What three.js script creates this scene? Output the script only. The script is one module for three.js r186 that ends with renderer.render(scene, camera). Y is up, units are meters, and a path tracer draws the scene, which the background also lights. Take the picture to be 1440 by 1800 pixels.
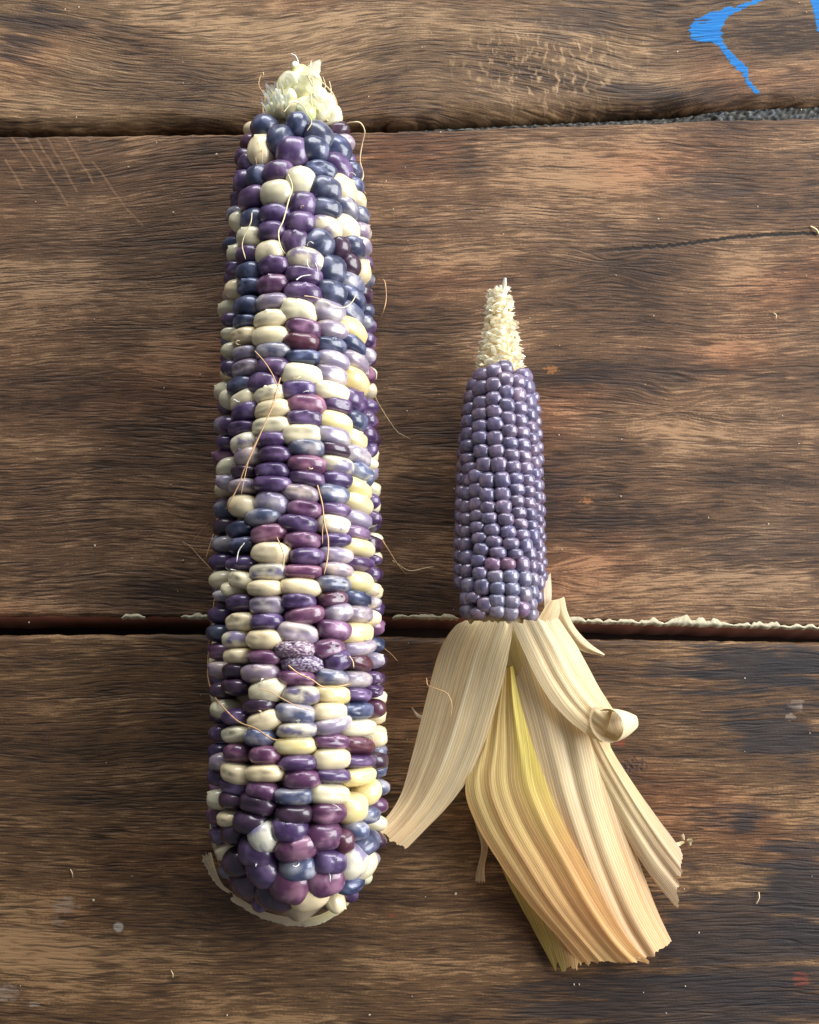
import * as THREE from 'three';
import { mergeGeometries } from 'three/addons/utils/BufferGeometryUtils.js';
import { RectAreaLightUniformsLib } from 'three/addons/lights/RectAreaLightUniformsLib.js';

// ---------------------------------------------------------------- camera, light, exposure
const scene = new THREE.Scene();
const FOV = 42, DIST = 0.352, TILT = 10 * Math.PI / 180;
const camera = new THREE.PerspectiveCamera(FOV, 819 / 1024, 0.01, 20);
camera.position.set(0, DIST * Math.cos(TILT), DIST * Math.sin(TILT));
camera.lookAt(0, 0, 0);
camera.updateMatrixWorld(true);

RectAreaLightUniformsLib.init();
scene.background = new THREE.Color().setRGB(0.135, 0.138, 0.146);       // the dim room
function windowLight(name, pos, target, w, h, rgb, power) {
  const l = new THREE.RectAreaLight(new THREE.Color().setRGB(...rgb), power, w, h);
  l.name = name; l.position.set(...pos); l.lookAt(...target); scene.add(l); return l;
}
// daylight through a tall double window to the right of the table and through a wide low opening behind it
windowLight('window_light_right', [0.85, 0.42, 0.02], [0, 0.02, 0.02], 0.42, 0.78, [0.97, 0.985, 1.0], 9);
windowLight('window_light_right', [0.85, 0.42, -0.40], [0, 0.02, -0.02], 0.42, 0.78, [0.97, 0.985, 1.0], 9);
windowLight('window_light_back', [0.10, 0.40, -0.95], [0, 0.02, 0], 1.0, 0.40, [0.97, 0.985, 1.0], 9.5);

const renderer = new THREE.WebGLRenderer({ antialias: true });
renderer.toneMapping = THREE.LinearToneMapping;
renderer.toneMappingExposure = 1.27;
renderer.shadowMap.enabled = true;

// ---------------------------------------------------------------- helpers
function rng(seed) { let a = seed >>> 0; return () => { a = (a + 0x6D2B79F5) | 0; let t = Math.imul(a ^ (a >>> 15), 1 | a); t = (t + Math.imul(t ^ (t >>> 7), 61 | t)) ^ t; return ((t ^ (t >>> 14)) >>> 0) / 4294967296; }; }
const PERM = new Uint8Array(512), GX = new Float32Array(256), GY = new Float32Array(256);
{ const r = rng(77), p = [...Array(256).keys()]; for (let i = 255; i > 0; i--) { const j = Math.floor(r() * (i + 1)); [p[i], p[j]] = [p[j], p[i]]; }
  for (let i = 0; i < 512; i++) PERM[i] = p[i & 255];
  for (let i = 0; i < 256; i++) { const a = r() * 6.28318; GX[i] = Math.cos(a); GY[i] = Math.sin(a); } }
function noise(x, y) {                                                   // gradient noise, about -0.7 .. 0.7
  const xi = Math.floor(x), yi = Math.floor(y), fx = x - xi, fy = y - yi;
  const u = fx * fx * fx * (fx * (fx * 6 - 15) + 10), v = fy * fy * fy * (fy * (fy * 6 - 15) + 10);
  const X = xi & 255, Y = yi & 255, a = PERM[X] + Y, b = PERM[X + 1] + Y;
  const i0 = PERM[a & 511], i1 = PERM[b & 511], i2 = PERM[(a + 1) & 511], i3 = PERM[(b + 1) & 511];
  const n0 = GX[i0] * fx + GY[i0] * fy, n1 = GX[i1] * (fx - 1) + GY[i1] * fy;
  const n2 = GX[i2] * fx + GY[i2] * (fy - 1), n3 = GX[i3] * (fx - 1) + GY[i3] * (fy - 1);
  return n0 + u * (n1 - n0) + v * (n2 - n0 + u * (n0 - n1 - n2 + n3));
}
const fbm = (x, y, o = 3) => { let s = 0, a = 1; for (let i = 0; i < o; i++) { s += a * noise(x, y); x = x * 2.03 + 17.3; y = y * 2.03 + 5.1; a *= 0.5; } return s; };
const clamp = (x, a = 0, b = 1) => x < a ? a : x > b ? b : x;
const smooth = (a, b, x) => { const t = clamp((x - a) / (b - a)); return t * t * (3 - 2 * t); };
const lerp = (a, b, t) => a + (b - a) * t;
const mix3 = (a, b, t) => [lerp(a[0], b[0], t), lerp(a[1], b[1], t), lerp(a[2], b[2], t)];
const toLin = (c) => c <= 0.04045 ? c / 12.92 : Math.pow((c + 0.055) / 1.055, 2.4);
const toS = (c) => c <= 0.0031308 ? c * 12.92 : 1.055 * Math.pow(c, 1 / 2.4) - 0.055;
const S = (r, g, b) => [toLin(r / 255), toLin(g / 255), toLin(b / 255)];
function table1(list) { return (x) => { if (x <= list[0][0]) return list[0][1]; for (let i = 1; i < list.length; i++) if (x <= list[i][0]) { const t = (x - list[i - 1][0]) / (list[i][0] - list[i - 1][0]); const s = t * t * (3 - 2 * t) * 0.5 + t * 0.5; return lerp(list[i - 1][1], list[i][1], s); } return list[list.length - 1][1]; }; }
// a direction in the photograph (1440 x 1800) meets the level at height h
const FPX = 900 / Math.tan(FOV * Math.PI / 360);
function at(px, py, h = 0) {
  const d = new THREE.Vector3((px - 720) / FPX, (900 - py) / FPX, -1).transformDirection(camera.matrixWorld);
  const t = (h - camera.position.y) / d.y;
  return new THREE.Vector3(camera.position.x + d.x * t, h, camera.position.z + d.z * t);
}
const depthOf = (p) => p.clone().applyMatrix4(camera.matrixWorldInverse).z * -1;
function toPx(p) { const q = p.clone().applyMatrix4(camera.matrixWorldInverse); return [720 + FPX * q.x / -q.z, 900 - FPX * q.y / -q.z]; }
camera.matrixWorldInverse.copy(camera.matrixWorld).invert();
const used = new Map();
function numbered(name) { const n = used.get(name) ?? 0; used.set(name, n + 1); return n ? `${name}_${String(n).padStart(3, '0')}` : name; }
function mesh(name, geometry, material, parent) {
  const m = new THREE.Mesh(geometry, material); m.name = numbered(name); m.castShadow = m.receiveShadow = true; parent.add(m); return m;
}
function thing(name, label, category) { const g = new THREE.Group(); g.name = numbered(name); g.userData = { label, category }; scene.add(g); return g; }
function geo(pos, idx, { uv, col } = {}) {
  const g = new THREE.BufferGeometry(); g.setAttribute('position', new THREE.Float32BufferAttribute(pos, 3));
  if (uv) g.setAttribute('uv', new THREE.Float32BufferAttribute(uv, 2));
  if (col) g.setAttribute('color', new THREE.Float32BufferAttribute(col, 3));
  g.setIndex(idx); g.computeVertexNormals(); return g;
}
function dataTex(w, h, fill, srgb) {
  const d = new Uint8Array(w * h * 4); fill(d);
  const t = new THREE.DataTexture(d, w, h, THREE.RGBAFormat); t.magFilter = THREE.LinearFilter; t.minFilter = THREE.LinearFilter;
  t.wrapS = t.wrapT = THREE.RepeatWrapping; if (srgb) t.colorSpace = THREE.SRGBColorSpace; t.needsUpdate = true; return t;
}

// ---------------------------------------------------------------- tabletop: three old planks
const tabletop = new THREE.Group(); tabletop.name = 'tabletop'; tabletop.userData = { kind: 'structure', label: 'weathered dark brown wooden tabletop of wide planks' }; scene.add(tabletop);
const XL = -0.17, XR = 0.17;
const edgeLine = (pts) => { const q = pts.map(([x, y]) => at(x, y)); return (x) => { let i = 1; while (i < q.length - 1 && x > q[i].x) i++; const t = (x - q[i - 1].x) / (q[i].x - q[i - 1].x); return lerp(q[i - 1].z, q[i].z, t); }; };
const e1 = edgeLine([[0, 226], [430, 222], [720, 214], [1080, 196], [1440, 180]]);
const e2 = edgeLine([[0, 240], [400, 236], [720, 231], [1080, 218], [1440, 206]]);
const e3 = edgeLine([[0, 1082], [400, 1084], [720, 1083], [1000, 1090], [1440, 1102]]);
const e4 = edgeLine([[0, 1116], [400, 1114], [720, 1119], [1440, 1128]]);
// marks in the wood, placed by where they lie on the table
const mark = (px, py) => { const p = at(px, py); return [p.x, p.z]; };
const MM = 0.001;
const segD = (x, z, a, b) => { const dx = b[0] - a[0], dz = b[1] - a[1], t = clamp(((x - a[0]) * dx + (z - a[1]) * dz) / (dx * dx + dz * dz)); return Math.hypot(x - a[0] - dx * t, z - a[1] - dz * t); };
function inPoly(x, z, poly) { let c = false; for (let i = 0, j = poly.length - 1; i < poly.length; j = i++) { const a = poly[i], b = poly[j]; if ((a[1] > z) !== (b[1] > z) && x < (b[0] - a[0]) * (z - a[1]) / (b[1] - a[1]) + a[0]) c = !c; } return c; }
const bluePaint = [[[1212, 48], [1222, 34], [1256, 20], [1300, 8], [1340, -4], [1352, -10], [1330, 6], [1300, 18], [1278, 32], [1268, 52], [1270, 72], [1284, 92], [1304, 108], [1316, 122], [1314, 138], [1326, 152], [1338, 164], [1326, 163], [1312, 146], [1302, 126], [1286, 112], [1268, 88], [1256, 74], [1236, 73], [1214, 66]], [[1424, -10], [1450, -10], [1460, 60], [1438, 54], [1430, 20]]].map((p) => p.map(([x, y]) => mark(x, y)));
const scratches = [[20, 240, 62, 300], [45, 240, 120, 360], [85, 243, 135, 335], [118, 243, 165, 322], [165, 285, 225, 368], [65, 245, 100, 300], [225, 368, 250, 395], [10, 280, 40, 330]].map(([a, b, c, d]) => [mark(a, b), mark(c, d)]);
const crackPts = [[1000, 446], [1100, 438], [1180, 432], [1240, 424], [1300, 416], [1370, 412], [1450, 410]].map(([x, y]) => mark(x, y));
const stainList = [[1330, 1175, 150, 38, 1], [1370, 1290, 110, 50, .95], [1190, 1182, 70, 20, .6], [1420, 1560, 70, 110, .9], [1330, 1650, 170, 120, .75], [1200, 1770, 260, 60, .8], [1310, 1440, 26, 22, .8], [60, 40, 90, 30, .6], [30, 85, 60, 25, .7], [1010, 40, 90, 40, .5], [1130, 160, 60, 16, .6], [1240, 330, 90, 28, .45], [1140, 660, 120, 40, .35], [960, 850, 40, 60, .4], [1360, 960, 120, 40, .3], [250, 1560, 40, 20, .3], [1290, 1430, 80, 24, .5], [1410, 1170, 80, 36, 1]].map(([x, y, rx, ry, k]) => { const [a, b] = mark(x, y); return [a, b, rx / 6700, ry / 6700, k]; });
const spots = [[208, 1630, 9, 0], [114, 1592, 20, 3], [690, 1608, 5, 1], [1408, 1722, 14, 1], [1092, 1305, 8, 1], [15, 1745, 22, 3], [100, 1620, 10, 3], [970, 650, 12, 2], [1032, 880, 9, 2], [1052, 1570, 6, 1], [1115, 1345, 18, 4], [1100, 1350, 12, 4], [352, 1655, 4, 3], [60, 1765, 8, 3], [1400, 1240, 14, 3], [1390, 1260, 10, 3]].map(([x, y, r, k]) => [...mark(x, y), r / 6700, k]);
const knots = [[395, 150, 60, 26], [1070, 470, 60, 30], [1180, 720, 70, 40], [960, 1010, 60, 26]].map(([x, y, a, b]) => [...mark(x, y), a / 6700, b / 6700]);

function woodFill(k, W, H, x0, x1, z0, z1, col, bmp) {
  const ox = k * 31.7 + 3.1, oz = k * 11.3 + 8.7;
  const tan = k === 0 ? [0.36, 0.238, 0.135] : k === 1 ? [0.335, 0.205, 0.115] : [0.30, 0.182, 0.092];
  const mid = k === 0 ? [0.150, 0.092, 0.050] : k === 1 ? [0.122, 0.068, 0.037] : [0.112, 0.062, 0.030];
  const dark = [0.034, 0.0195, 0.0125];
  for (let j = 0; j < H; j++) {
    const z = lerp(z0, z1, (j + 0.5) / H);
    for (let i = 0; i < W; i++) {
      const x = lerp(x0, x1, (i + 0.5) / W), o = (j * W + i) * 4;
      // direction of the fibres: nearly along x, swirling in the first plank and around knots
      let s = z + 0.0028 * fbm(x * 12 + ox, z * 16 + oz, 2);
      if (k === 0) s += 0.013 * noise(x * 13 + 1.7, z * 22 + 3.3) + (x > 0.06 ? 0.12 : 0.02) * (x - 0.06) * noise(x * 9, 7.7) + 0.13 * Math.max(0, x - 0.055) * (z + 0.13);
      if (k === 1) { s += 0.0030 * noise(x * 17 + 9, z * 30 + 2) - (x < -0.02 ? (x + 0.02) * -0.10 * clamp((-z - 0.045) / 0.05) : 0); }
      for (const [a, b, rx, rz] of knots) { const dx = (x - a) / rx, dz = (z - b) / rz, q = dx * dx + dz * dz; if (q < 5) s += 0.0035 * Math.exp(-q) * Math.tanh(dz * 2.5); }
      const wob = 0.0004 * noise(x * 160 + oz, s * 900);
      const band = fbm(x * 11 + ox, s * 210 + oz, 3);                                 // broad growth bands
      const fib = fbm(x * 95 + ox, (s + wob) * 1900 + oz, 2);                          // single fibres
      const fine = noise(x * 240 + oz, (s + wob) * 3600 + ox), grit = noise(x * 1700 + ox, z * 2600 + oz);
      const pore = smooth(0.20, 0.50, noise(x * 80 - ox, (s + wob) * 1500 - oz) * (1 + 0.6 * noise(x * 20, s * 60 + oz)));   // open pores, short dark dashes
      const split = smooth(0.36, 0.50, noise(x * 30 + oz, (s + wob) * 900 + ox)) * smooth(-0.2, 0.3, noise(x * 9, s * 40 + ox));      // longer fine checks
      const rid = smooth(0.80, 0.97, 1 - 2.2 * Math.abs(noise(x * 26 + ox * 2, (s + wob) * 620 + oz))) * smooth(-0.25, 0.2, noise(x * 13 + oz, s * 130)), rid2 = smooth(0.72, 0.95, 1 - 2.2 * Math.abs(noise(x * 60 - oz, (s + wob) * 1150 - ox))) * smooth(-0.1, 0.3, noise(x * 30 - ox, s * 260));
      const blot = fbm(x * 20 + oz, z * 34 + ox, 3), warm = fbm(x * 16 - oz, z * 30 + ox * 2, 2);
      const streak = fbm(x * 9 - ox, s * 70 - oz, 3), mids = noise(x * 34 + oz, s * 640 - ox);
      let t = 0.46 + 0.34 * band + 0.56 * fib + 0.62 * fine + 0.72 * blot + 0.26 * grit + 0.55 * streak + 0.20 * mids;
      let c = t < 0.5 ? mix3(dark, mid, smooth(-0.25, 0.5, t)) : mix3(mid, tan, smooth(0.5, 1.15, t));
      c = mix3(c, [c[0] * 1.12, c[1] * 0.82, c[2] * 0.72], smooth(0.05, 0.6, warm) * 0.65);
      c = mix3(c, [c[0] * 0.92, c[1] * 1.02, c[2] * 1.12], smooth(0.1, 0.6, -warm) * 0.4);
      c = mix3(c, dark, 0.62 * pore); c = mix3(c, [0.02, 0.012, 0.008], 0.52 * rid); c = mix3(c, dark, 0.58 * rid2); c = mix3(c, [0.018, 0.011, 0.008], 0.75 * split);
      let hgt = 0.62 + 0.20 * fib + 0.18 * fine + 0.05 * band + 0.08 * grit - 0.30 * pore - 0.3 * split - 0.38 * rid - 0.28 * rid2;
      if (k === 0) {                                                                   // torn, fuzzy fibres on the top plank
        const q = Math.hypot((x - torn[0]) / 0.021, (z - torn[1]) / 0.0125);
        if (q < 1.6) { const f = smooth(1.5, 0.5, q + 0.5 * noise(x * 200, z * 200)); const n2 = fbm(x * 620 + 0.8 * fbm(x * 300, z * 300, 2), z * 300 - x * 90, 3), on = f * smooth(0.05, 0.65, n2); hgt += on * 0.35 - f * 0.12 * smooth(0.1, 0.5, -n2); c = mix3(c, [0.44, 0.30, 0.17], on * 0.7); }
        for (const poly of bluePaint) { const jx = x + 0.0009 * fbm(x * 420, z * 1100, 3), jz = z + 0.0008 * fbm(x * 600 + 9, z * 500, 2); if (inPoly(jx, jz, poly) && fib * 1.2 + fine * 0.7 + 0.5 * mids > -0.62) { c = mix3([0.003, 0.115, 0.40], [0.006, 0.18, 0.52], clamp(0.5 + fib)); hgt += 0.12; } }
      }
      for (const [a, b, rx, rz, kk] of stainList) { const dx = (x - a) / rx, dz = (z - b) / rz; if (Math.abs(dx) > 1.8 || Math.abs(dz) > 1.8) continue;
        const q = Math.hypot(dx, dz) + 0.75 * fbm(x * 45, s * 420, 3) + 0.35 * band + 0.30 * fib; c = mix3(c, [0.0165 + 0.012 * (fib + 0.5), 0.0145 + 0.010 * (fib + 0.5), 0.0165 + 0.011 * (fib + 0.5)], kk * 0.90 * smooth(1.15, 0.62, q)); }
      if (k === 1) {
        for (const [a, b] of scratches) { const d = segD(x + 0.0004 * noise(z * 300, x * 90), z, a, b); if (d < 0.0006) { const f = smooth(0.0005, 0.0001, d) * (0.6 + 0.5 * noise(z * 900, x * 300)); c = mix3(c, [0.34, 0.20, 0.115], 0.5 * f); hgt -= 0.2 * f; } }
        for (let q = 1; q < crackPts.length; q++) { const d = segD(x, z + 0.0005 * fbm(x * 600, 4, 2), crackPts[q - 1], crackPts[q]); if (d < 0.001) { const f = smooth(0.00065, 0.00025, d) * clamp((x - 0.035) / 0.03, 0.15, 1); c = mix3(c, [0.012, 0.008, 0.006], f); hgt -= 0.9 * f; } }
      }
      for (const [a, b, r, kind] of spots) { const d = Math.hypot(x - a, (z - b) * (kind > 1 ? 1.5 : 1)); if (d > r * 1.6) continue;
        const f = smooth(1.05, 0.8, d / r + (kind === 0 ? 0.25 : kind === 1 ? 0.45 : 0.8) * fbm(x * 900, z * 900, 2)); const g = 0.8 + 0.5 * fine;
        if (kind === 0) c = mix3(c, [0.42 * g, 0.39 * g, 0.35 * g], f * 0.8); else if (kind === 1) c = mix3(c, [0.36, 0.05, 0.025], f * 0.32 * smooth(-0.4, 0.2, fib)); else if (kind === 2) c = mix3(c, [0.36, 0.15, 0.05], f * 0.5);
        else if (kind === 3) c = mix3(c, [0.34 * g, 0.28 * g, 0.24 * g], f * 0.55 * smooth(-0.3, 0.2, fib)); else { c = mix3(c, [0.05, 0.028, 0.022], f * 0.7); hgt -= 0.3 * f * smooth(-0.2, 0.3, fbm(x * 1200, z * 1200, 2)); }
        if (kind === 0) hgt += 0.2 * f; }
      c = [c[0] * 0.95, c[1] * 0.90, c[2] * 0.85];
      col[o] = clamp(toS(c[0])) * 255; col[o + 1] = clamp(toS(c[1])) * 255; col[o + 2] = clamp(toS(c[2])) * 255; col[o + 3] = 255;
      const hb = clamp(hgt) * 255; bmp[o] = bmp[o + 1] = bmp[o + 2] = hb; bmp[o + 3] = 255;
    }
  }
}
const torn = mark(960, 120);
const sidePaint = new THREE.MeshStandardMaterial({ color: new THREE.Color().setRGB(0.34, 0.12, 0.075), roughness: 0.85 });
function plank(k, zA, zB, roundA, roundB, H) {
  let z0 = 1, z1 = -1; for (let x = XL; x <= XR; x += 0.01) { z0 = Math.min(z0, zA(x)); z1 = Math.max(z1, zB(x)); }
  z0 -= 0.002; z1 += 0.002;
  const W = 2048, col = new Uint8Array(W * H * 4), bmp = new Uint8Array(W * H * 4);
  woodFill(k, W, H, XL, XR, z0, z1, col, bmp);
  const tc = dataTex(W, H, (d) => d.set(col), true), tb = dataTex(W, H, (d) => d.set(bmp), false);
  tc.wrapS = tc.wrapT = tb.wrapS = tb.wrapT = THREE.ClampToEdgeWrapping;
  const m = new THREE.MeshPhysicalMaterial({ map: tc, bumpMap: tb, bumpScale: 0.00028, roughness: 0.6, specularIntensity: 0.5 });
  const NX = 260, prof = [], T = 0.024;                                                  // profile across: [offset from edge A, from edge B, height]
  const pos = [], uv = [], idx = [];
  const rows = [];
  rows.push((x) => [zA(x) + 0.0006, -T]); rows.push((x) => [zA(x) + 0.0002 * noise(x * 300, k), -0.010]);
  for (const f of [0.0, 0.25, 0.5, 0.75, 1]) rows.push((x) => { const r = roundA * (1 + 0.7 * fbm(x * 60 + k * 9, 1.5, 2)), a = f * Math.PI / 2; return [zA(x) + 0.0004 * fbm(x * 220, k + 3.3, 3) + r * (1 - Math.cos(a)), -r * (1 - Math.sin(a)) ]; });
  const NZ = 40; for (let q = 1; q < NZ; q++) rows.push((x) => { const a = zA(x) + roundA * 1.8, b = zB(x) - roundB * 1.8, z = lerp(a, b, q / NZ); return [z, 0.00018 * fbm(x * 25 + k * 5, z * 90, 2)]; });
  for (const f of [1, 0.8, 0.6, 0.4, 0.2, 0]) rows.push((x) => { const r = roundB * (1 + 0.7 * fbm(x * 60 + k * 9, 7.5, 2)), a = f * Math.PI / 2; return [zB(x) + 0.0005 * fbm(x * 240, k + 6.3, 3) - r * (1 - Math.cos(a)), -r * (1 - Math.sin(a))]; });
  rows.push((x) => [zB(x) + 0.0003 * noise(x * 300, k + 2), -0.010]); rows.push((x) => [zB(x) - 0.0006, -T]);
  for (let i = 0; i <= NX; i++) { const x = lerp(XL, XR, i / NX); rows.forEach((f, j) => { const [z, y] = f(x); pos.push(x, y, z); uv.push((x - XL) / (XR - XL), (z - z0) / (z1 - z0)); }); }
  const R = rows.length; for (let i = 0; i < NX; i++) for (let j = 0; j < R - 1; j++) { const a = i * R + j, b = a + R; idx.push(a, a + 1, b, b, a + 1, b + 1); }
  const o = mesh('plank', geo(pos, idx, { uv }), m, tabletop);
  o.userData.label = ['swirl-grained upper plank with blue paint splash', 'widest middle plank with flaking cream paint on its edge', 'lower plank with black stains'][k];
  return o;
}
const plank0 = plank(0, () => -0.185, e1, 0.001, 0.0042, 512);
const plank1 = plank(1, e2, e3, 0.0008, 0.0010, 860);
const plank2 = plank(2, e4, () => 0.165, 0.0016, 0.001, 860);
// dark boards below the gaps
{ const g = new THREE.BoxGeometry(0.34, 0.02, 0.05), m = new THREE.MeshStandardMaterial({ color: new THREE.Color().setRGB(0.05, 0.022, 0.014), roughness: 0.9 });
  for (const z of [e1(0), e3(0) + 0.002]) { const o = mesh('support_batten', g, m, tabletop); o.position.set(0, -0.0352, z); } }
// red-brown painted face on the side of the middle plank
{ const pos = [], idx = [], N = 240; for (let i = 0; i <= N; i++) { const x = lerp(XL, XR, i / N), z = e3(x) + 0.0006 + 0.0003 * fbm(x * 200, 2.2, 2); pos.push(x, -0.0016 - 0.0006 * fbm(x * 90, 4, 2), z, x, -0.014, z + 0.0014 + 0.0004 * fbm(x * 120, 6, 2), x, -0.0016, z - 0.0012); }
  for (let i = 0; i < N; i++) { const a = i * 3, b = a + 3; idx.push(a, a + 1, b, b, a + 1, b + 1, a + 2, a, b + 2, b + 2, a, b); }
  mesh('painted_edge', geo(pos, idx), sidePaint, plank1); }
// flaking cream paint along that edge, each flake a thin chip
const flakeMat = new THREE.MeshStandardMaterial({ color: new THREE.Color().setRGB(0.62, 0.55, 0.38), roughness: 0.75, vertexColors: true });
const cell = (i) => PERM[i & 255] / 255, chip = (v) => { const i = Math.floor(v); return 0.30 + 0.85 * lerp(cell(i), cell(i + 1), smooth(0.2, 0.8, v - i)) + 0.22 * lerp(cell(Math.floor(v * 3.1)), cell(Math.floor(v * 3.1) + 1), v * 3.1 - Math.floor(v * 3.1)); };
function flake(xa, xb, h0, seed) {
  const a = at(xa, 1090).x, b = at(xb, 1090).x, N = Math.max(12, Math.round((xb - xa) / 1.6)), pos = [], idx = [], col = [];
  for (let i = 0; i <= N; i++) {
    const t = i / N, x = lerp(a, b, t), env = Math.min(1, 6 * t, 6 * (1 - t));
    const w = env * 0.55 * h0 / 6700 * chip(x * 520 + seed);
    const z1 = e3(x) + 0.0004 + 0.0004 * fbm(x * 500, seed, 2), z0 = z1 - w - 0.0002, y = 0.00024 + 0.00005 * noise(x * 60, seed + 4);
    pos.push(x, y - 0.00024, z0, x, y, z0 + 0.00005, x, y, lerp(z0, z1, 0.6), x, y, z1, x, -0.0016 - 0.0008 * Math.abs(noise(x * 400, 8)), z1 + 0.0003);
    for (let q = 0; q < 5; q++) { const g = 0.8 + 0.35 * fbm(x * 900 + q * 3, q * 2.1 + seed, 2); col.push(g, g * (q === 4 ? 0.93 : 1), g * (q === 4 ? 0.8 : 1)); }
  }
  for (let i = 0; i < N; i++) for (let q = 0; q < 4; q++) { const u = i * 5 + q, v = u + 5; idx.push(u, u + 1, v, v, u + 1, v + 1); }
  mesh('paint_flake', geo(pos, idx, { col }), flakeMat, plank1);
}
[[214, 256, 10], [318, 372, 12], [690, 718, 5], [716, 806, 10], [996, 1030, 16], [1028, 1060, 9], [1058, 1126, 8], [1122, 1168, 15], [1166, 1290, 22], [1286, 1320, 9], [1318, 1372, 20], [1370, 1440, 8], [1436, 1500, 8]].forEach(([a, b, h], i) => flake(a, b, h, i * 3.7));
// grey crumbling filler in the upper joint
{ const pos = [], idx = [], col = [], NX = 420, NZ = 12, xa = at(700, 225).x, xb = XR;
  for (let i = 0; i <= NX; i++) { const x = lerp(xa, xb, i / NX); const za = e1(x) - 0.0022, zb = e2(x) + 0.0004, px = toPx(new THREE.Vector3(x, 0, za))[0];
    const up = smooth(1180, 1280, px) * 0.45;
    for (let j = 0; j <= NZ; j++) { const t = j / NZ, z = lerp(lerp(e1(x) + 0.001, za, up), zb, t), n = fbm(x * 750, z * 1100, 4), lump = Math.abs(fbm(x * 240 + 5, z * 600, 3));
      pos.push(x, lerp(-0.0036, -0.0022, up) + 0.0012 * Math.sin(Math.PI * t) * (0.3 + 1.2 * lump) + 0.0007 * n - 0.003 * (t === 0 || t === 1 ? 1 : 0), z);
      const g = 0.04 + 0.12 * smooth(-0.1, 0.6, n), bl = up * smooth(-0.1, 0.3, fbm(x * 200, z * 300 + 9, 2)); col.push(g * lerp(1, 0.75, bl), g * lerp(0.97, 0.92, bl), g * lerp(0.86, 1.15, bl)); } }
  for (let i = 0; i < NX; i++) for (let j = 0; j < NZ; j++) { const a = i * (NZ + 1) + j, b = a + NZ + 1; idx.push(a, a + 1, b, b, a + 1, b + 1); }
  mesh('joint_filler', geo(pos, idx, { col }), new THREE.MeshStandardMaterial({ vertexColors: true, roughness: 0.95 }), tabletop); }

// ---------------------------------------------------------------- corn kernels
// pigments (linear), each kernel streaked from one to the other
const PIG = {
  N: [[0.024, 0.031, 0.070], [0.125, 0.135, 0.225]], P: [[0.050, 0.024, 0.080], [0.165, 0.105, 0.215]], D: [[0.030, 0.013, 0.030], [0.065, 0.030, 0.065]],
  M: [[0.095, 0.030, 0.080], [0.300, 0.150, 0.230]], L: [[0.240, 0.190, 0.260], [0.520, 0.445, 0.415]], W: [[0.720, 0.625, 0.400], [0.660, 0.570, 0.390]],
  Y: [[0.700, 0.570, 0.250], [0.720, 0.620, 0.360]], B: [[0.070, 0.082, 0.150], [0.350, 0.335, 0.370]], G: [[0.620, 0.565, 0.430], [0.190, 0.160, 0.260]],
  R: [[0.075, 0.018, 0.030], [0.130, 0.050, 0.085]], S: [[0.105, 0.045, 0.120], [0.480, 0.420, 0.440]],
  V: [[0.095, 0.080, 0.145], [0.180, 0.132, 0.200]], Q: [[0.120, 0.112, 0.175], [0.205, 0.180, 0.245]], C: [[0.140, 0.075, 0.130], [0.200, 0.115, 0.190]],
};
const kernelMat = new THREE.MeshPhysicalMaterial({ color: 0xffffff, vertexColors: true, roughness: 0.36, clearcoat: 0.6, clearcoatRoughness: 0.13, ior: 1.45 });
const freshMat = new THREE.MeshPhysicalMaterial({ color: 0xffffff, vertexColors: true, roughness: 0.34, clearcoat: 0.75, clearcoatRoughness: 0.06, ior: 1.45 });
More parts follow.
